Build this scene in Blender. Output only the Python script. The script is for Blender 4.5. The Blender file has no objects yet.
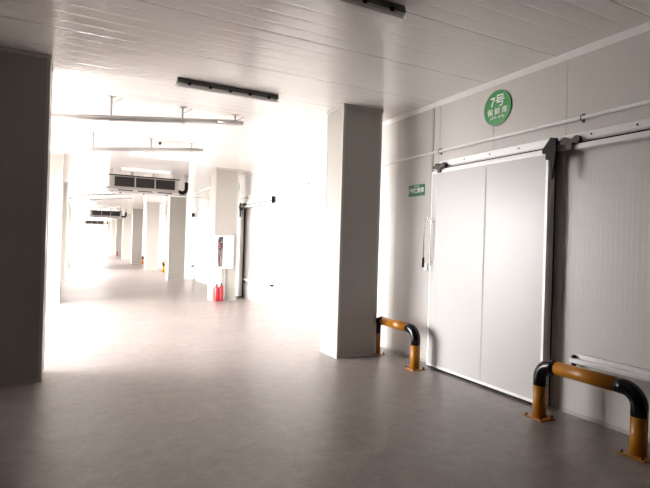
import bpy, bmesh, math, random
from mathutils import Vector, Matrix
random.seed(7)
C = bpy.context.scene.collection
PI = math.pi

# ------------------------------------------------------------------ layout (metres)
H = 3.60            # ceiling height
WX = 4.40           # right-hand cold-store wall
RX, RW, RD = 3.33, 0.645, 0.494    # right columns: left face, width, depth
RY, SP = 6.055, 7.06               # first column front, bay spacing
LXR, LY = -0.29, 6.20              # left columns: right face, first front
NCOL = 9
YEND = 66.0
YBACK = -24.0
LWX = -3.2

# ------------------------------------------------------------------ materials
def newmat(name):
    m = bpy.data.materials.new(name); m.use_nodes = True
    nt = m.node_tree
    b = nt.nodes['Principled BSDF']
    return m, nt, b

def simple(name, col, rough=.5, metal=0., noise=0.0, nscale=8., bump=0.0, spec=None):
    m, nt, b = newmat(name)
    b.inputs['Roughness'].default_value = rough
    b.inputs['Metallic'].default_value = metal
    if spec is not None: b.inputs['Specular IOR Level'].default_value = spec
    tc = nt.nodes.new('ShaderNodeTexCoord')
    n = nt.nodes.new('ShaderNodeTexNoise'); n.inputs['Scale'].default_value = nscale; n.inputs['Detail'].default_value = 4
    nt.links.new(tc.outputs['Object'], n.inputs['Vector'])
    mx = nt.nodes.new('ShaderNodeMix'); mx.data_type = 'RGBA'
    mx.inputs[6].default_value = tuple(c * (1 - noise) for c in col) + (1,)
    mx.inputs[7].default_value = tuple(min(1, c * (1 + noise)) for c in col) + (1,)
    nt.links.new(n.outputs['Fac'], mx.inputs[0]); nt.links.new(mx.outputs[2], b.inputs['Base Color'])
    if bump:
        bp = nt.nodes.new('ShaderNodeBump'); bp.inputs['Strength'].default_value = bump; bp.inputs['Distance'].default_value = .01
        nt.links.new(n.outputs['Fac'], bp.inputs['Height']); nt.links.new(bp.outputs['Normal'], b.inputs['Normal'])
    return m

def math_node(nt, op, a, b=None, c=None):
    n = nt.nodes.new('ShaderNodeMath'); n.operation = op
    for i, v in enumerate((a, b, c)):
        if v is None: continue
        if isinstance(v, (int, float)): n.inputs[i].default_value = v
        else: nt.links.new(v, n.inputs[i])
    return n.outputs[0]

def panel(name, col, axis, rib, joint, offset, rough, ribdepth=.0015, seam=(.34, .32, .31), seamw=.003, wob=.25):
    """sheet-metal sandwich panel: fine ribs every `rib` m, a seam every `joint` m along one object axis"""
    m, nt, b = newmat(name)
    tc = nt.nodes.new('ShaderNodeTexCoord'); sp = nt.nodes.new('ShaderNodeSeparateXYZ')
    nt.links.new(tc.outputs['Object'], sp.inputs[0])
    y = math_node(nt, 'SUBTRACT', sp.outputs['XYZ'.index(axis)], offset)
    # distance to nearest seam
    s = math_node(nt, 'PINGPONG', y, joint / 2)
    seamf = math_node(nt, 'LESS_THAN', s, seamw)
    r = math_node(nt, 'PINGPONG', y, rib / 2)
    ribh = math_node(nt, 'SMOOTH_MIN', r, rib * .13, rib * .08)
    n = nt.nodes.new('ShaderNodeTexNoise'); n.inputs['Scale'].default_value = 1.3; n.inputs['Detail'].default_value = 2
    nt.links.new(tc.outputs['Object'], n.inputs['Vector'])
    # rib grooves + gentle oil-canning of the sheet
    h = math_node(nt, 'MULTIPLY', ribh, ribdepth / (rib * .13))
    sh = math_node(nt, 'SMOOTH_MIN', s, .012, .006)
    h2 = math_node(nt, 'MULTIPLY_ADD', sh, .25, h)
    h3 = math_node(nt, 'MULTIPLY_ADD', n.outputs['Fac'], .012 * wob, h2)
    bp = nt.nodes.new('ShaderNodeBump'); bp.inputs['Strength'].default_value = 1; bp.inputs['Distance'].default_value = 1
    nt.links.new(h3, bp.inputs['Height']); nt.links.new(bp.outputs['Normal'], b.inputs['Normal'])
    mx = nt.nodes.new('ShaderNodeMix'); mx.data_type = 'RGBA'
    mx.inputs[6].default_value = col + (1,); mx.inputs[7].default_value = seam + (1,)
    nt.links.new(seamf, mx.inputs[0]); nt.links.new(mx.outputs[2], b.inputs['Base Color'])
    b.inputs['Roughness'].default_value = rough
    return m

PW = (.58, .552, .53)
M = {}
M['ceiling'] = panel('ceiling_panels', (.9, .875, .855), 'Y', .194, .97, 4.39, .15, .0022)
M['wall'] = panel('wall_panels', PW, 'Y', .0485, .97, 3.32, .33, .0007, wob=.2)
M['wallx'] = panel('end_wall_panels', PW, 'X', .0485, .97, .2, .33, .0005)
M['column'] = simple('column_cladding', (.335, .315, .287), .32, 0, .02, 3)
M['trimw'] = simple('white_flashing', (.93, .91, .90), .35)
M['colt'] = simple('column_flashing', (.44, .42, .39), .35)
M['leaf'] = panel('door_leaf_steel', (.52, .508, .50), 'Y', .85, .85, 4.25, .30, .0004, seam=(.42, .41, .40), seamw=.0018, wob=.1)
M['leafplain'] = simple('door_leaf_core', (.62, .59, .57), .35)
M['alu'] = simple('aluminium', (.56, .55, .56), .36, .35, .04, 20)
M['aluw'] = simple('white_aluminium', (.82, .81, .81), .34, .1, .02, 20)
M['galv'] = simple('galvanised_steel', (.52, .508, .50), .38, .8, .12, 30)
M['chrome'] = simple('brushed_steel', (.75, .73, .71), .25, 1., .05, 30)
M['rubber'] = simple('black_rubber', (.004, .003, .003), .6, spec=.25)
M['dark'] = simple('dark_painted_steel', (.006, .004, .004), .55, 0, .1, 12, spec=.25)
M['brown'] = simple('oily_roller_steel', (.045, .03, .026), .45, .3, .3, 30)
M['yellow'] = simple('yellow_orange_paint', (.40, .15, .008), .32, 0, .10, 14)
M['black'] = simple('black_gloss_paint', (.004, .0035, .0045), .12, 0, .1, 14, spec=.35)
M['red'] = simple('red_enamel', (.38, .005, .01), .25)
M['white'] = simple('white_plastic', (.85, .84, .84), .4)
M['pvc'] = simple('white_pvc_pipe', (.9, .88, .87), .3)
M['green'] = simple('green_sign_face', (.003, .24, .03), .35)
M['greendk'] = simple('dark_green_sign_face', (.01, .16, .07), .4)
M['ltr'] = simple('white_lettering', (.9, .92, .9), .4)
M['housing'] = simple('grey_green_light_housing', (.11, .12, .10), .45)
M['diffuser'] = simple('milky_light_cover', (.80, .80, .78), .18)
M['greyunit'] = simple('grey_unit_casing', (.36, .33, .31), .4, .2, .05, 8)
M['coil'] = simple('dark_coil', (.010, .006, .006), .5)
M['lilac'] = simple('pale_lilac_panel', (.70, .69, .78), .3)
M['hose'] = simple('rust_red_hose', (.45, .06, .05), .5)

def glassmat():
    m, nt, b = newmat('cabinet_glass')
    b.inputs['Base Color'].default_value = (.9, .93, .95, 1); b.inputs['Roughness'].default_value = .03
    b.inputs['Transmission Weight'].default_value = 1; b.inputs['IOR'].default_value = 1.45
    return m
M['glass'] = glassmat()

def floormat(name, base, rough):
    m, nt, b = newmat(name)
    tc = nt.nodes.new('ShaderNodeTexCoord')
    def noise(scale, det, rgh=.55, vec=None, dist=0.):
        n = nt.nodes.new('ShaderNodeTexNoise'); n.inputs['Scale'].default_value = scale
        n.inputs['Detail'].default_value = det; n.inputs['Roughness'].default_value = rgh; n.inputs['Distortion'].default_value = dist
        nt.links.new(vec or tc.outputs['Object'], n.inputs['Vector']); return n.outputs['Fac']
    mp = nt.nodes.new('ShaderNodeMapping'); mp.inputs['Scale'].default_value = (.5, 2.2, 1); mp.inputs['Rotation'].default_value = (0, 0, .35)
    nt.links.new(tc.outputs['Object'], mp.inputs['Vector'])
    big = noise(.7, 5, .6); mid = noise(1.6, 6, .6, mp.outputs['Vector'], .6); fine = noise(34, 6, .75); spot = noise(9, 3, .5)
    v = math_node(nt, 'MULTIPLY_ADD', big, .34, .60)
    v = math_node(nt, 'MULTIPLY_ADD', mid, .55, math_node(nt, 'SUBTRACT', v, .22))
    v = math_node(nt, 'MULTIPLY_ADD', fine, .7, math_node(nt, 'SUBTRACT', v, .35))
    v = math_node(nt, 'MULTIPLY_ADD', noise(7, 5, .65), .6, math_node(nt, 'SUBTRACT', v, .30))
    # scattered small dark oil marks
    sd = nt.nodes.new('ShaderNodeMapRange'); sd.inputs[1].default_value = .70; sd.inputs[2].default_value = .78; sd.inputs[3].default_value = 1; sd.inputs[4].default_value = .62
    nt.links.new(spot, sd.inputs[0])
    v = math_node(nt, 'MULTIPLY', v, sd.outputs[0])
    vm = nt.nodes.new('ShaderNodeVectorMath'); vm.operation = 'SCALE'; vm.inputs[0].default_value = base
    nt.links.new(v, vm.inputs['Scale']); nt.links.new(vm.outputs[0], b.inputs['Base Color'])
    rr = math_node(nt, 'MULTIPLY_ADD', mid, .35, rough - .15)
    nt.links.new(rr, b.inputs['Roughness'])
    bp = nt.nodes.new('ShaderNodeBump'); bp.inputs['Strength'].default_value = .35; bp.inputs['Distance'].default_value = .006
    hh = math_node(nt, 'MULTIPLY_ADD', mid, 2., fine)
    nt.links.new(hh, bp.inputs['Height']); nt.links.new(bp.outputs['Normal'], b.inputs['Normal'])
    return m
M['floor'] = floormat('concrete_floor', (.29, .25, .234), .34)
M['apron'] = floormat('concrete_apron', (.78, .76, .74), .8)

# ------------------------------------------------------------------ mesh helpers
def bm_box(bm, x0, x1, y0, y1, z0, z1, bev=0., seg=2):
    vs = [bm.verts.new((x, y, z)) for x in (x0, x1) for y in (y0, y1) for z in (z0, z1)]
    f = [(0, 1, 3, 2), (4, 6, 7, 5), (0, 4, 5, 1), (2, 3, 7, 6), (0, 2, 6, 4), (1, 5, 7, 3)]
    fs = [bm.faces.new([vs[i] for i in q]) for q in f]
    if bev:
        es = list({e for q in fs for e in q.edges})
        bmesh.ops.bevel(bm, geom=es, offset=bev, segments=seg, affect='EDGES', profile=.5)

def bm_tube(bm, pts, r, n=12, caps=True, radii=None):
    pts = [Vector(p) for p in pts]; rings = []
    up = None
    for i, p in enumerate(pts):
        if i == 0: d = pts[1] - pts[0]
        elif i == len(pts) - 1: d = pts[-1] - pts[-2]
        else: d = (pts[i + 1] - pts[i]).normalized() + (pts[i] - pts[i - 1]).normalized()
        d.normalize()
        if up is None:
            up = Vector((0, 0, 1)) if abs(d.z) < .9 else Vector((1, 0, 0))
        s = d.cross(up).normalized(); up = s.cross(d).normalized()
        rr = radii[i] if radii else r
        rings.append([bm.verts.new(p + (s * math.cos(2 * PI * k / n) + up * math.sin(2 * PI * k / n)) * rr) for k in range(n)])
    for a, b in zip(rings, rings[1:]):
        for k in range(n):
            f = bm.faces.new((a[k], a[(k + 1) % n], b[(k + 1) % n], b[k])); f.smooth = True
    if caps:
        bm.faces.new(rings[0][::-1]); bm.faces.new(rings[-1])

def bm_lathe(bm, prof, cx=0, cy=0, n=20):
    rings = []
    for r, z in prof:
        rings.append([bm.verts.new((cx + max(r, .0005) * math.cos(2 * PI * k / n), cy + max(r, .0005) * math.sin(2 * PI * k / n), z)) for k in range(n)])
    for a, b in zip(rings, rings[1:]):
        for k in range(n):
            f = bm.faces.new((a[k], a[(k + 1) % n], b[(k + 1) % n], b[k])); f.smooth = True
    bm.faces.new(rings[0][::-1]); bm.faces.new(rings[-1])

def bm_prism(bm, pts, axis, a, b):
    """extrude a 2D polygon along an axis ('X' -> pts are (y,z); 'Y' -> (x,z); 'Z' -> (x,y))"""
    def mk(p, t):
        return {'X': (t, p[0], p[1]), 'Y': (p[0], t, p[1]), 'Z': (p[0], p[1], t)}[axis]
    A = [bm.verts.new(mk(p, a)) for p in pts]; B = [bm.verts.new(mk(p, b)) for p in pts]
    bm.faces.new(A[::-1]); bm.faces.new(B)
    for i in range(len(pts)):
        j = (i + 1) % len(pts); bm.faces.new((A[i], A[j], B[j], B[i]))

def obj(name, bm, mat, parent=None, loc=None):
    bmesh.ops.recalc_face_normals(bm, faces=bm.faces)
    me = bpy.data.meshes.new(name); bm.to_mesh(me); bm.free()
    me.materials.append(M[mat] if isinstance(mat, str) else mat)
    o = bpy.data.objects.new(name, me); C.objects.link(o)
    if parent is not None: o.parent = parent
    if loc: o.location = loc
    return o

def boxes(name, mat, lst, parent=None, bev=0.):
    bm = bmesh.new()
    for b in lst: bm_box(bm, *b, bev=bev)
    return obj(name, bm, mat, parent)

def tag(o, label, cat, group=None):
    o['label'] = label; o['category'] = cat
    if group: o['group'] = group
    return o

def thing(name, label, cat, loc=(0, 0, 0), group=None):
    o = bpy.data.objects.new(name, None); C.objects.link(o); o.location = loc; o.empty_display_size = .2
    return tag(o, label, cat, group)

def dup(root, loc, label=None, group=None, skip=()):
    r = root.copy(); C.objects.link(r); r.location = loc
    if label: r['label'] = label
    if group: r['group'] = group
    for ch in list(root.children):
        if ch.name.split('.')[0] in skip: continue
        c = ch.copy(); C.objects.link(c); c.parent = r
        for g in list(ch.children):
            d = g.copy(); C.objects.link(d); d.parent = c
    return r

def struct(name, lst, mat):
    o = boxes(name, mat, lst); o['kind'] = 'structure'; return o

# ------------------------------------------------------------------ the setting
struct('floor', [(LWX - .2, WX + .2, YBACK, YEND, -.2, 0)], 'floor')
struct('ceiling', [(LWX - .2, WX + .2, YBACK, YEND, H, H + .2)], 'ceiling')
struct('wall_right', [(WX, WX + .2, YBACK, YEND, 0, H)], 'wall')
# left wall with a tall loading opening in every other bay
OPEN = []
for b in (0, 2, 4, 6, 7):
    cy = LY + RD + (SP - RD) / 2 + b * SP
    OPEN.append((cy - 3.0, cy + 3.0))
    if b in (0, 2, 4): OPEN.append((cy + SP + 1.6, cy + SP + 2.9))      # narrow unseen opening, added to brighten the next bay's floor
ZT = 3.3
segs = []; y = YBACK
for a, b in OPEN:
    segs.append((LWX - .2, LWX, y, a, 0, H)); segs.append((LWX - .2, LWX, a, b, ZT, H)); y = b
segs.append((LWX - .2, LWX, y, YEND, 0, H))
struct('wall_left', segs, 'wall')
struct('wall_light_block', [(LWX, LXR - RW, LY + .15, LY + .35, 0, H)], 'wallx')  # unseen partition added to block light spilling past the first left column
struct('wall_back', [(LWX - .2, WX + .2, YBACK - .2, YBACK, 0, H)], 'wallx')
struct('wall_far', [(LWX - .2, -1.2, YEND, YEND + .2, 0, H), (-1.2, 4.2, YEND, YEND + .2, 3.3, H), (4.2, WX + .2, YEND, YEND + .2, 0, H)], 'wallx')
g = struct('ground', [(-60, LWX - .2, -40, 130, -.25, -.05), (LWX - .2, 60, YEND, 130, -.25, -.05)], 'apron')
# white angle flashing where the cold-store wall meets the ceiling
bm = bmesh.new(); bm_prism(bm, [(WX, H), (WX - .05, H), (WX - .046, H - .008), (WX - .006, H - .05), (WX, H - .055)], 'Y', YBACK, YEND)
t = obj('trim_1', bm, 'trimw'); t['kind'] = 'structure'
# floor-level flashing at the foot of the wall
t = struct('baseboard_right', [(WX - .006, WX, YBACK, YEND, 0, .04)], 'colt')
# vertical joint flashing beside the numbered door
t = struct('trim_2', [(WX - .010, WX, 5.385, 5.42, .06, H - .055)], 'colt')

# ------------------------------------------------------------------ columns
def column_parts(root):
    w, d = RW, RD
    boxes('shaft', 'column', [(0, w, 0, d, 0, H)], root, bev=.004)
    for x, y in ((0, 0), (w, 0), (0, d), (w, d)):
        sx = 1 if x == 0 else -1; sy = 1 if y == 0 else -1
        e = .004; L = .032
        xs = sorted((x - sx * e, x + sx * L)); ys = sorted((y - sy * e, y + sy * L))
        xt = sorted((x - sx * e, x)); yt = sorted((y - sy * e, y))
        boxes('corner_trim', 'colt', [(xs[0], xs[1], yt[0], yt[1], 0, H), (xt[0], xt[1], ys[0], ys[1], 0, H)], root)
    boxes('top_trim', 'colt', [(-.012, w + .012, -.012, 0, H - .045, H), (-.012, w + .012, d, d + .012, H - .045, H),
                                (-.012, 0, 0, d, H - .045, H), (w, w + .012, 0, d, H - .045, H)], root)
    boxes('base_trim', 'colt', [(-.006, w + .006, -.006, 0, 0, .035), (-.006, w + .006, d, d + .006, 0, .035),
                                 (-.006, 0, 0, d, 0, .035), (w, w + .006, 0, d, 0, .035)], root)
ordn = ['nearest', 'second', 'third', 'fourth', 'fifth', 'sixth', 'seventh', 'eighth', 'ninth']
extra_r = {0: 'tall grey-faced panel-clad column beside the yellow and black hoop left of the green sign, nearest of the right row',
           1: 'bright white panel-clad column carrying the fire hose cabinet, second of the right row',
           2: 'grey-shaded panel-clad column just under the right end of the nearest ceiling cooler, third of the right row'}
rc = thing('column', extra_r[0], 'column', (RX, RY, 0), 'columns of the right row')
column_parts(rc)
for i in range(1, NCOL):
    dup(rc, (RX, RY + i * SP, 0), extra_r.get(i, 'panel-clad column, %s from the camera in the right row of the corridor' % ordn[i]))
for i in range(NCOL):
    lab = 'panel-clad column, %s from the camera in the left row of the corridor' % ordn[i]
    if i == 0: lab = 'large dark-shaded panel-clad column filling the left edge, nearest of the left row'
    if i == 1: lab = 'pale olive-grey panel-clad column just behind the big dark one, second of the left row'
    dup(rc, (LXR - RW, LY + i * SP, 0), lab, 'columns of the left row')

# ------------------------------------------------------------------ sliding cold-room doors (local y=0 is the edge nearest the camera)
DW, DH = 1.83, 2.62
def door_parts(root):
    xf = -.15
    boxes('door_panel', 'leaf', [(xf + .004, -.05, .025, DW - .025, .055, DH - .03)], root, bev=.003)
    boxes('edge_frame', 'aluw', [(xf, -.10, 0, .03, .03, DH), (xf, -.10, DW - .03, DW, .03, DH),
                                 (xf, -.10, .03, DW - .03, DH - .035, DH), (xf, -.10, .03, DW - .03, .03, .062)], root, bev=.002)
    boxes('edge_core', 'leafplain', [(-.10, -.05, 0, .025, .03, DH), (-.10, -.05, DW - .025, DW, .03, DH), (-.10, -.05, .025, DW - .025, DH - .03, DH), (-.10, -.05, .025, DW - .025, .03, .055)], root)
    boxes('gasket', 'rubber', [(-.05, -.004, .02, .07, .01, DH - .03), (-.05, -.004, DW - .07, DW - .02, .01, DH - .03),
                               (-.05, -.004, .07, DW - .07, DH - .1, DH - .03), (-.14, -.06, .02, DW - .02, .008, .032)], root)
    # black end bracket with tapering tail, near edge
    bm = bmesh.new()
    bm_prism(bm, [(.035, DH + .005), (-.06, DH + .115), (-.12, DH + .10), (-.12, DH - .02), (-.085, DH - .29), (-.065, DH - .30), (-.05, DH - .05), (.035, DH - .035)], 'X', -.205, -.175)
    bm_box(bm, -.2, -.13, -.10, -.002, DH - .10, DH - .02)
    hb = obj('end_bracket', bm, 'dark', root)
    # roller carriages
    for yy in (-.27, DW - .2):
        bm = bmesh.new()
        for k in (0, .13):
            bm_tube(bm, [(-.165, yy + k - .04, DH + .06), (-.125, yy + k - .04, DH + .06)], .038, 16)
        bm_box(bm, -.175, -.168, yy - .08, yy + .16, DH + .03, DH + .07, bev=.003)
        bm_box(bm, -.172, -.152, yy + .0, yy + .06, DH - .03, DH + .05)
        if yy < 0: bm_box(bm, -.172, -.160, yy + .1, -.06, DH + .03, DH + .07)
        c = obj('roller_carriage', bm, 'brown', root)
    # two long pull rods joined over the far edge
    yb = DW + .02
    bm = bmesh.new()
    bm_tube(bm, [(-.17, DW - .06, 1.36), (-.185, DW - .06, 1.93), (-.185, DW - .045, 1.985), (-.18, DW + .01, 2.01), (-.175, yb + .05, 1.985), (-.165, yb + .085, 1.93), (-.155, yb + .10, 1.42)], .0085, 8)
    bm_tube(bm, [(-.17, DW - .06, 1.95), (-.15, DW - .06, 1.95)], .012, 8)
    bm_tube(bm, [(-.17, DW - .06, 1.42), (-.15, DW - .06, 1.42)], .012, 8)
    bm_tube(bm, [(-.19, DW, 2.0), (-.12, DW, 2.0)], .012, 8)
    hd = obj('pull_handle', bm, 'chrome', root)
    bm = bmesh.new(); bm_tube(bm, [(-.1555, yb + .099, 1.46), (-.154, yb + .102, 1.33)], .017, 10)
    g = obj('handle_grip', bm, 'rubber', hd)
d0 = thing('sliding_door', 'pale grey insulated sliding door with a white metal rim, closed under the round green sign', 'door', (WX, 3.40, 0), 'cold-room sliding doors')
door_parts(d0)
DOORS = [3.40, 13.73, 22.90, 34.2, 44.4]
dl = ['', 'insulated sliding door seen edge-on just right of the hose cabinet column',
      'insulated sliding door past the third right column, third along the wall',
      'small distant insulated sliding door, fourth along the wall',
      'most distant insulated sliding door, fifth along the wall']
for i, yy in enumerate(DOORS):
    if i: dup(d0, (WX, yy, 0), dl[i])

def track_parts(root):
    # y from -2.42 to DW-.12 relative to the door
    a, b = -2.42, DW - .12
    boxes('top_rail', 'alu', [(-.10, -.004, a + .02, b, DH + .045, DH + .135)], root, bev=.002)
    boxes('cover_strip', 'aluw', [(-.125, -.099, a + .02, b, DH + .055, DH + .125)], root, bev=.002)
    boxes('roller_rail', 'aluw', [(-.135, -.02, a, -.28, DH - .03, DH + .02)], root, bev=.002)
    boxes('roller_rail', 'aluw', [(-.135, -.02, -.28, b, DH + .006, DH + .022)], root, bev=.002)
    boxes('rail_gap_shade', 'dark', [(-.09, -.01, a + .02, b, DH + .022, DH + .046)], root)  # dark filler standing in for the shade in the gap between the rails
    boxes('rail_end_cap', 'rubber', [(-.128, -.04, a - .008, a + .02, DH - .03, DH + .135)], root, bev=.003)
    for k in range(9):
        yy = a + .3 + k * .42
        bm = bmesh.new(); bm_tube(bm, [(-.122, yy, DH + .09), (-.130, yy, DH + .09)], .009, 8)
        obj('bolt', bm, 'dark', root)
def guide_parts(root):
    a = -2.42
    boxes('front_bar', 'aluw', [(-.11, -.015, a, -.26, 0, .04)], root, bev=.002)
    boxes('back_bar', 'alu', [(-.045, -.002, a, -.30, .04, .08)], root, bev=.002)
    boxes('end_cap', 'rubber', [(-.115, -.012, a - .02, a, -.005, .045)], root, bev=.003)
    bm = bmesh.new(); bm_box(bm, -.07, -.012, -.31, -.26, -.02, .05); bm_tube(bm, [(-.06, -.28, -.085), (-.06, -.28, .065)], .02, 10)
    obj('bracket', bm, 'dark', root)
t0 = thing('sliding_door_track', 'silver top rail running right along the wall over the numbered sliding door', 'door track', (WX, DOORS[0], 0), 'sliding door tracks')
track_parts(t0)
g0 = thing('guide_rail', 'low silver guide bar on the wall behind the hoop guard at the right edge', 'guide rail', (WX, DOORS[0], .535), 'sliding door guide rails')
guide_parts(g0)
nm = [('', ''), ('silver top rail with black end on the bright wall right of the hose cabinet', 'low silver guide bar on the bright white wall right of the hose cabinet column'),
      ('silver top rail of the third sliding door, just past the third right column', 'low guide bar of the third sliding door, just past the third right column'),
      ('top rail of the small distant fourth sliding door', 'low guide bar of the small distant fourth sliding door'),
      ('top rail of the most distant fifth sliding door', 'low guide bar of the most distant fifth sliding door')]
for i, yy in enumerate(DOORS):
    if i: dup(t0, (WX, yy, 0), nm[i][0]); dup(g0, (WX, yy, .535), nm[i][1])

# ------------------------------------------------------------------ hoop guards
def arc(c, r, a0, a1, n, x=0):
    return [(x, c[0] + r * math.cos(a0 + (a1 - a0) * k / n), c[1] + r * math.sin(a0 + (a1 - a0) * k / n)) for k in range(n + 1)]
HL, HT, TR, ER = .93, .515, .062, .13
def hoop_parts(root):
    # local: posts at y=0 and y=HL
    for y0, nm in ((0, 1), (HL, -1)):
        bm = bmesh.new(); bm_tube(bm, [(0, y0, .012), (0, y0, HT - ER - .07)], TR, 24)
        obj('post', bm, 'yellow', root)
        bm = bmesh.new(); bm_tube(bm, [(0, y0, HT - ER - .07), (0, y0, HT - ER)] + arc((y0 + nm * ER, HT - ER), ER, PI if nm > 0 else 0, PI / 2, 8)[1:] + [(0, y0 + nm * (ER + .045), HT)], TR + .002, 24)
        obj('elbow', bm, 'black', root)
        bm = bmesh.new(); bm_box(bm, -.10, .10, y0 - .10, y0 + .10, 0, .012, bev=.002)
        p = obj('base_plate', bm, 'yellow', root)
        for sx in (-1, 1):
            for sy in (-1, 1):
                bm = bmesh.new(); bm_tube(bm, [(sx * .08, y0 + sy * .08, .010), (sx * .08, y0 + sy * .08, .034)], .010, 6)
                obj('anchor_bolt', bm, 'brown', p)
    bm = bmesh.new(); bm_tube(bm, [(0, ER + .045, HT), (0, HL - ER - .045, HT)], TR, 24)
    obj('crossbar', bm, 'yellow', root)
h0 = thing('hoop_guard', 'yellow and black hoop guard at the right edge, in front of the silver guide bar', 'hoop guard', (4.02, 2.31, 0), 'yellow and black hoop guards')
hoop_parts(h0)
dup(h0, (4.03, 5.19, 0), 'yellow and black hoop guard between the grey column and the numbered sliding door')
dup(h0, (4.0, 24.72, 0), 'tiny yellow and black hoop guard showing left of the third right column')
dup(h0, (4.0, 33.1, 0), 'tiny dark hoop guard showing beside the fifth right column')

# ------------------------------------------------------------------ signs
def text_mesh(s, size, bold=.0):
    cu = bpy.data.curves.new('t', 'FONT'); cu.body = s; cu.size = size; cu.align_x = 'CENTER'; cu.align_y = 'CENTER'
    cu.offset = bold; cu.extrude = .0012; cu.resolution_u = 3
    o = bpy.data.objects.new('t', cu); C.objects.link(o)
    bpy.context.view_layer.update()
    dg = bpy.context.evaluated_depsgraph_get()
    me = bpy.data.meshes.new_from_object(o.evaluated_get(dg))
    bpy.data.objects.remove(o); bpy.data.curves.remove(cu)
    return me
ROT = Matrix(((0, 0, -1), (-1, 0, 0), (0, 1, 0))).to_4x4()
def lettering(s, size, y, z, x, parent, bold=0., sx=1.):
    me = text_mesh(s, size, bold)
    me.transform(Matrix.Translation((x, y, z)) @ ROT @ Matrix.Diagonal((sx, 1, 1, 1)))
    me.materials.clear(); me.materials.append(M['ltr'])
    o = bpy.data.objects.new('lettering', me); C.objects.link(o); o.parent = parent
    return o
def disc(bm, r, x0, x1, n=48):
    bm_tube(bm, [(x0, 0, 0), (x1, 0, 0)], r, n)
rs = thing('round_sign', 'round green sign with white writing, high on the wall above the nearest sliding door', 'sign', (WX, 4.235, 3.27), 'round green door signs')
bm = bmesh.new(); disc(bm, .205, -.001, -.010); obj('sign_disc', bm, 'green', rs)
bm = bmesh.new()
ring = []
for k in range(48):
    a = 2 * PI * k / 48; ring.append((math.cos(a), math.sin(a)))
for k in range(48):
    j = (k + 1) % 48
    q = []
    for r in (.198, .208):
        for kk in (k, j):
            for x in (-.0015, -.013): q.append(bm.verts.new((x, ring[kk][0] * r, ring[kk][1] * r)))
    i0, i1, i2, i3, o0, o1, o2, o3 = q
    bm.faces.new((i1, i3, o3, o1)); bm.faces.new((o0, o1, o3, o2)); bm.faces.new((i0, i2, i3, i1))
obj('sign_rim', bm, 'greendk', rs)
lettering('7号', .15, 0, .075, -.012, rs, .003)
lettering('保 鲜 库', .086, 0, -.045, -.012, rs, .0012)
lettering('(-5℃~+5℃)', .04, 0, -.112, -.012, rs, .001)
r2 = thing('round_sign', 'round green door sign half hidden behind the right edge of the hose cabinet column', 'sign', (WX, 14.62, 3.27), 'round green door signs')
bm = bmesh.new(); disc(bm, .205, -.001, -.010); obj('sign_disc', bm, 'green', r2)
ps = thing('wall_plate_sign', 'small dark green rectangular sign with white writing on the wall left of the sliding door', 'sign', (WX, 5.735, 2.425))
boxes('sign_plate', 'greendk', [(-.008, -.001, -.185, .185, -.082, .082)], ps, bev=.001)
lettering('7号保鲜库', .078, 0, -.005, -.0095, ps, .0015)
boxes('sign_line', 'ltr', [(-.0105, -.008, -.06, .06, .052, .062)], ps)

# small white switch box left of the door
sb = thing('switch_box', 'small white switch box on the wall beside the left edge of the sliding door', 'switch', (WX, 5.46, 1.33))
boxes('box_body', 'white', [(-.035, -.001, -.04, .04, -.05, .05)], sb, bev=.005)
boxes('rocker', 'white', [(-.041, -.034, -.018, .018, -.028, .028)], sb, bev=.002)

# ------------------------------------------------------------------ white pipe along the wall
wp = thing('wall_pipe', 'thin white pipe running along the whole wall above the sliding doors', 'pipe', (WX, 0, 2.91))
bm = bmesh.new(); bm_tube(bm, [(-.032, -5 + 1.0 * k, 0) for k in range(68)], .018, 16); obj('pipe', bm, 'pvc', wp)
for yy in (-.97 + 3.13 - 2.1, 3.13, 5.22, 7.3, 9.4, 11.5, 13.6, 15.7, 17.8, 19.9):
    bm = bmesh.new()
    pts = [(-.002, yy, .024), (-.032, yy, .026)] + [(-.032 - .024 * math.sin(a), yy, .024 * math.cos(a)) for a in (PI / 4, PI / 2, 3 * PI / 4)] + [(-.032, yy, -.026), (-.002, yy, -.026)]
    bm_tube(bm, pts, .005, 6)
    bm_box(bm, -.006, 0, yy - .012, yy + .012, -.045, .045)
    obj('pipe_clip', bm, 'brown', wp)

# ------------------------------------------------------------------ tubular lights
def light_parts(root):
    L = 1.32
    bm = bmesh.new()
    bm_prism(bm, [(-.045, 0), (.045, 0), (.062, -.05), (.058, -.062), (-.058, -.062), (-.062, -.05)], 'X', 0, L)
    h = obj('housing', bm, 'housing', root)
    bm = bmesh.new()
    bm_prism(bm, [(-.055, -.062), (.055, -.062), (.052, -.085), (.03, -.102), (-.03, -.102), (-.052, -.085)], 'X', .012, L - .012)
    obj('cover', bm, 'diffuser', root)
    for k in range(5):
        x = .14 + k * (L - .28) / 4
        for s in (-1, 1):
            bm = bmesh.new(); bm_box(bm, x - .018, x + .018, *sorted((s * .056, s * .068)), -.08, -.045, bev=.002)
            obj('clip', bm, 'dark', root)
    for s, x in ((-1, 0), (1, L)):
        bm = bmesh.new(); bm_tube(bm, [(x, -.03, -.07), (x + s * .02, -.03, -.085), (x + s * .02, .03, -.085), (x, .03, -.07)], .004, 6)
        obj('end_hook', bm, 'chrome', root)
l0 = thing('ceiling_light', 'long unlit tube light with a grey-green housing in the middle of the ceiling', 'ceiling light', (1.07, 6.24, H), 'tube lights on the ceiling')
light_parts(l0)
dup(l0, (1.07, 3.39, H), 'unlit tube light cut off by the top edge of the photo')
LL = [(1.07, 12.0, 'faint white tube light between the second hanging pipe and the nearest cooler'),
      (1.10, 14.78, 'pale tube light tight above the front of the nearest ceiling cooler'),
      (1.07, 20.4, 'distant tube light between the first and second ceiling coolers, nearer of the two'),
      (1.07, 31.5, 'distant tube light just above the second ceiling cooler'),
      (1.07, 34.6, 'distant tube light tight in front of the second ceiling cooler')]
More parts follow.
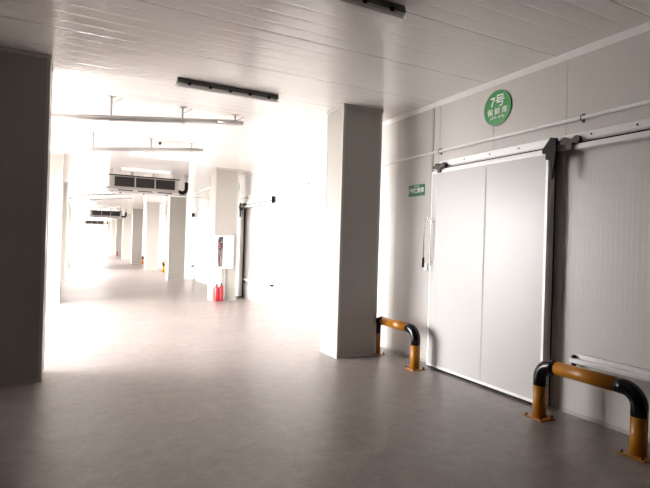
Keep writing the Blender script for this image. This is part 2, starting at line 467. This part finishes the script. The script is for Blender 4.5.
for x, y, lab in LL:
    r = dup(l0, (x, y, H), lab, skip=('clip',))
    for ch in r.children:
        if ch.name.startswith('housing'):
            ch.data = ch.data.copy(); ch.data.materials[0] = M['white']

# ------------------------------------------------------------------ sloping hung pipes
def hung_parts(root, hx, stub=True):
    x0 = -3.45                                # local, right end at x=0
    sl = .1035
    zz = lambda x: sl * x
    bm = bmesh.new(); bm_tube(bm, [(x0, 0, zz(x0)), (0, 0, 0)], .034, 14); obj('pipe', bm, 'galv', root)
    bm = bmesh.new(); bm_tube(bm, [(x0, -.045, zz(x0) + .03), (-.1, -.045, zz(-.1) + .03)], .010, 8); obj('conduit', bm, 'galv', root)
    for x in hx:
        top = H - root.location.z
        bm = bmesh.new()
        bm_box(bm, x - .014, x + .014, -.008, .008, zz(x) - .035, top)
        bm_box(bm, x - .03, x + .03, -.055, .035, zz(x) - .04, zz(x) - .03)
        bm_box(bm, x - .05, x + .05, -.05, .05, top - .006, top)
        bm_tube(bm, [(x + .01, 0, top - .09), (x + .14, 0, top - .005)], .006, 6)
        obj('hanger', bm, 'galv', root)
    if stub:
        bm = bmesh.new(); bm_tube(bm, [(-.42, -.06, zz(-.42)), (-.12, -.16, zz(-.1) - .05)], .016, 10); obj('branch_stub', bm, 'galv', root)
PX = 2.33
pp = [(7.55, (-1.92, -.94, -.13), True, 'nearest of the hanging grey pipes, with a short stub near its right end'),
      (10.26, (-2.07, -1.03, -.25), False, 'second hanging grey pipe, just above the nearest ceiling cooler in view'),
      (21.67, (-1.92, -.94, -.13), False, 'third hanging grey pipe, seen below the nearest ceiling cooler'),
      (24.38, (-2.07, -1.03, -.25), False, 'fourth hanging grey pipe, farthest of the four')]
for y, hx, st, lab in pp:
    r = thing('hanging_pipe', lab, 'pipe', (PX, y, 3.49), 'sloping pipes hung from the ceiling')
    hung_parts(r, hx, st)

# ------------------------------------------------------------------ ceiling coolers
def cooler_parts(root):
    W, D, T, B = 1.9, .62, -.19, -.58      # local origin on ceiling at front-left corner
    fz = -.50
    # casing around three openings
    lst = [(0, W, .06, D, T - .02, T), (0, W, .06, D, B, B + .03), (0, W, D - .02, D, B + .03, T - .02), (0, .02, .06, D - .02, B + .03, T - .02), (W - .02, W, .06, D - .02, B + .03, T - .02)]
    xs = [.13, .68, 1.23, 1.80]
    zt, zb = T - .035, B + .075
    lst += [(0, W, 0, .06, zt, T), (0, W, 0, .06, B, zb), (0, xs[0], 0, .06, zb, zt), (xs[3], W, 0, .06, zb, zt)]
    lst += [(xs[k] - .018, xs[k] + .018, 0, .06, zb, zt) for k in (1, 2)]
    boxes('casing', 'greyunit', lst, root)
    boxes('top_lip', 'dark', [(-.03, W + .03, -.03, .0, T - .015, T + .015)], root)
    for k in range(3):
        a = xs[k] + (.018 if k else 0); b = xs[k + 1] - (.018 if k < 2 else 0)
        bm = bmesh.new(); bm_box(bm, a, b, .045, .058, zb, zt)
        n = 9
        for j in range(1, n): 
            z = zb + (zt - zb) * j / n; bm_box(bm, a, b, .034, .046, z - .004, z + .004)
        obj('coil_opening', bm, 'coil', root)
    # drain pan with dark slots, sloping slightly
    bm = bmesh.new(); bm_prism(bm, [(-.04, B - .005), (D, B - .005), (D - .03, B - .05), (-.02, B - .075), (-.04, B - .05)], 'X', -.02, W + .02)
    pan = obj('drain_pan', bm, 'alu', root)
    bm = bmesh.new()
    for a, b in ((.22, .62), (.75, 1.15), (1.3, 1.72)): bm_box(bm, a, b, -.048, -.038, B - .046, B - .018)
    obj('pan_slot', bm, 'coil', pan)
    for k in (.3, .95, 1.6):
        bm = bmesh.new(); bm_tube(bm, [(k, .25, B - .04), (k, .25, B - .10)], .02, 8); obj('drain_stub', bm, 'dark', root)
    # suspension
    for x in (.06, .62, 1.25, W - .06):
        for y in (.05, D - .05):
            boxes('hanger', 'galv', [(x - .018, x + .018, y - .015, y + .015, T, 0)], root)
    # pipe cluster at left
    bm = bmesh.new(); bm_tube(bm, [(-.0, .1, B + .04), (-.09, .08, B + .02), (-.10, .05, B - .06), (.1, -.0, B - .07)], .03, 10)
    obj('valve_pipe', bm, 'chrome', root)
    # insulated pipe at right, rising into the ceiling
    bm = bmesh.new(); bm_tube(bm, [(W - .01, .3, B + .10), (W + .10, .3, B + .05), (W + .2, .3, B + .04), (W + .27, .3, B + .09), (W + .29, .3, B + .18), (W + .29, .3, B + .36)], .058, 14)
    ip = obj('insulated_pipe', bm, 'rubber', root)
    bm = bmesh.new(); bm_tube(bm, [(W + .29, .3, B + .36), (W + .29, .3, 0)], .05, 14); obj('riser_sleeve', bm, 'galv', ip)
c0 = thing('ceiling_cooler', 'grey air cooler unit with three dark openings hanging from the ceiling, the nearest and largest', 'air cooler', (.83, 15.1, H), 'air coolers hung from the ceiling')
cooler_parts(c0)
dup(c0, (.83, 35.2, H), 'smaller distant air cooler unit under the ceiling, the middle one of three')
dup(c0, (.83, 56.5, H), 'tiny farthest air cooler unit under the ceiling near the bright end')
dp = thing('drain_pipe', 'thin white pipe crossing from the nearest ceiling cooler to the right wall', 'pipe', (1.2, 15.4, 2.93))
bm = bmesh.new(); bm_tube(bm, [(0, 0, 0), (WX - 1.2, 0, .03)], .016, 10); obj('pipe', bm, 'pvc', dp)
bm = bmesh.new(); bm_tube(bm, [(.0, 0, 0), (.0, 0, .1)], .016, 10); obj('riser', bm, 'pvc', dp)

# small black knob on the ceiling
bm = bmesh.new(); bm_lathe(bm, [(.03, 0), (.03, -.02), (.018, -.05), (.005, -.055)]); o = obj('ceiling_hook', bm, 'rubber', None, (1.5, 10.5, H))
tag(o, 'small black fitting on the ceiling above the second hanging pipe', 'fitting')

# ------------------------------------------------------------------ hose cabinet on the second right column
Y2 = RY + SP - .004
hc = thing('hose_cabinet', 'white fire hose cabinet, half glass and half pale lilac, on the second right column', 'cabinet', (3.36, Y2, .89), 'fire hose cabinets')
w, h, d = .46, .88, .20
xm = .20
boxes('cabinet_body', 'white', [(0, w, -.012, 0, 0, h), (0, .015, -d, -.012, 0, h), (w - .015, w, -d, -.012, 0, h), (.015, w - .015, -d, -.012, 0, .015), (.015, w - .015, -d, -.012, h - .015, h),
                                (xm - .01, xm + .01, -d, -.012, .015, h - .015)], hc)
gd = boxes('glass_door', 'glass', [(.03, xm - .02, -d - .012, -d - .006, .04, h - .04)], hc)
boxes('door_frame', 'aluw', [(0, .035, -d - .02, -d, 0, h), (xm - .025, xm, -d - .02, -d, 0, h), (.035, xm - .025, -d - .02, -d, 0, .04), (.035, xm - .025, -d - .02, -d, h - .04, h)], gd)
boxes('solid_door', 'lilac', [(xm, w, -d - .02, -d, 0, h)], hc, bev=.003)
bm = bmesh.new(); bm_tube(bm, [(.045, -.10, .58), (.165, -.10, .58)], .085, 20); hr = obj('hose_reel', bm, 'hose', hc)
bm = bmesh.new(); bm_tube(bm, [(.11, -.16, .55), (.12, -.165, .40), (.09, -.16, .25), (.12, -.14, .08), (.10, -.12, .03)], .018, 8); obj('hose_end', bm, 'hose', hr)
bm = bmesh.new(); bm_tube(bm, [(.07, -.10, .70), (.07, -.16, .72), (.13, -.17, .74)], .022, 10); bm_tube(bm, [(.07, -.10, .66), (.07, -.03, .66)], .03, 10); obj('valve', bm, 'red', hc)
vp = boxes('vertical_conduit', 'galv', [(3.635, 3.665, Y2 - .04, Y2 - .001, 0, .885)])
tag(vp, 'thin grey conduit running from the floor up to the hose cabinet', 'conduit')
# plain white plate below the cabinet
lp = thing('lower_plate', 'white metal plate on the column between the hose cabinet and the extinguishers', 'panel', (3.36, Y2, .36))
boxes('plate', 'white', [(0, .20, -.015, 0, 0, .50)], lp, bev=.002)

def ext_parts(root):
    bm = bmesh.new(); bm_lathe(bm, [(.05, 0), (.06, .01), (.061, .03), (.061, .34), (.055, .375), (.04, .40), (.022, .41), (.022, .425)])
    obj('cylinder', bm, 'red', root)
    bm = bmesh.new(); bm_lathe(bm, [(.021, .425), (.021, .45), (.012, .455)]); bm_box(bm, -.012, .012, -.09, .02, .448, .458); bm_prism(bm, [(-.085, .475), (.02, .455), (.02, .465), (-.085, .487)], 'X', -.012, .012)
    bm_box(bm, -.012, .012, .005, .02, .45, .466)
    obj('valve_handle', bm, 'rubber', root)
    bm = bmesh.new(); bm_tube(bm, [(.02, 0, .435), (.04, .04, .42), (.04, .056, .36), (.035, .058, .2), (.035, .058, .12)], .008, 8); obj('hose', bm, 'rubber', root)
    bm = bmesh.new(); bm_lathe(bm, [(.0650, .16), (.0655, .162), (.0655, .26), (.0650, .262)]); obj('band_label', bm, 'white', root)
e0 = thing('fire_extinguisher', 'red fire extinguisher under the hose cabinet, the left of the pair', 'fire extinguisher', (3.415, Y2 - .12, 0), 'fire extinguishers')
ext_parts(e0)
for ch in list(e0.children):
    if ch.name.startswith('band_label'): bpy.data.objects.remove(ch)
dup(e0, (3.54, Y2 - .10, 0), 'red fire extinguisher under the hose cabinet, the right of the pair')
dup(e0, (3.45, RY + 6 * SP - .10, 0), 'tiny distant red fire extinguisher at the foot of the seventh right column')

# small black box on floor by the left column
# ------------------------------------------------------------------ light
wd = bpy.data.worlds.new('sky'); bpy.context.scene.world = wd; wd.use_nodes = True
nt = wd.node_tree; bg = nt.nodes['Background']
# hazy white sky, brightest around the veiled sun (left of the corridor, ahead)
tcw = nt.nodes.new('ShaderNodeTexCoord'); dt = nt.nodes.new('ShaderNodeVectorMath'); dt.operation = 'DOT_PRODUCT'
SD = Vector((-1, -.1, .30)).normalized()
nt.links.new(tcw.outputs['Generated'], dt.inputs[0]); dt.inputs[1].default_value = SD
lobe = math_node(nt, 'POWER', math_node(nt, 'MAXIMUM', dt.outputs['Value'], 0.0), 3.0)
nt.links.new(math_node(nt, 'MULTIPLY_ADD', lobe, 34.0, 10.0), bg.inputs[1])
bg.inputs[0].default_value = (1, .985, .975, 1)
def portal(x, y, z, sx, sy, rot):
    ld = bpy.data.lights.new('sky_portal', 'AREA'); ld.shape = 'RECTANGLE'; ld.size = sx; ld.size_y = sy; ld.cycles.is_portal = True
    o = bpy.data.objects.new('sky_portal', ld); C.objects.link(o); o.location = (x, y, z); o.rotation_euler = rot
for a, b in OPEN:
    portal(LWX - .1, (a + b) / 2, ZT / 2, ZT, b - a, (0, -PI / 2, 0))
portal(1.5, YEND + .1, 1.65, 5.4, 3.3, (-PI / 2, 0, 0))

# ------------------------------------------------------------------ camera
cd = bpy.data.cameras.new('camera'); cam = bpy.data.objects.new('camera', cd); C.objects.link(cam)
cd.sensor_width = 36; cd.lens = 36 * 489.97 / 650; cd.clip_end = 300
r = Vector((0.89018038, -0.45466861, 0.02924634)); u = Vector((-0.02670757, 0.0120071, 0.99957118)); f = Vector((0.4548248, 0.89057974, 0.00145461))
m = Matrix((r, u, -f)).transposed().to_4x4(); m.translation = (0, 0, 1.6)
cam.matrix_world = m
sc = bpy.context.scene; sc.camera = cam
sc.view_settings.view_transform = 'Standard'; sc.view_settings.look = 'None'; sc.view_settings.gamma = 1; sc.view_settings.use_curve_mapping = False
sc.view_settings.exposure = 0.45
sc.cycles.max_bounces = 16; sc.cycles.diffuse_bounces = 10; sc.cycles.glossy_bounces = 6; sc.cycles.use_denoising = True
sc.cycles.sample_clamp_indirect = 8
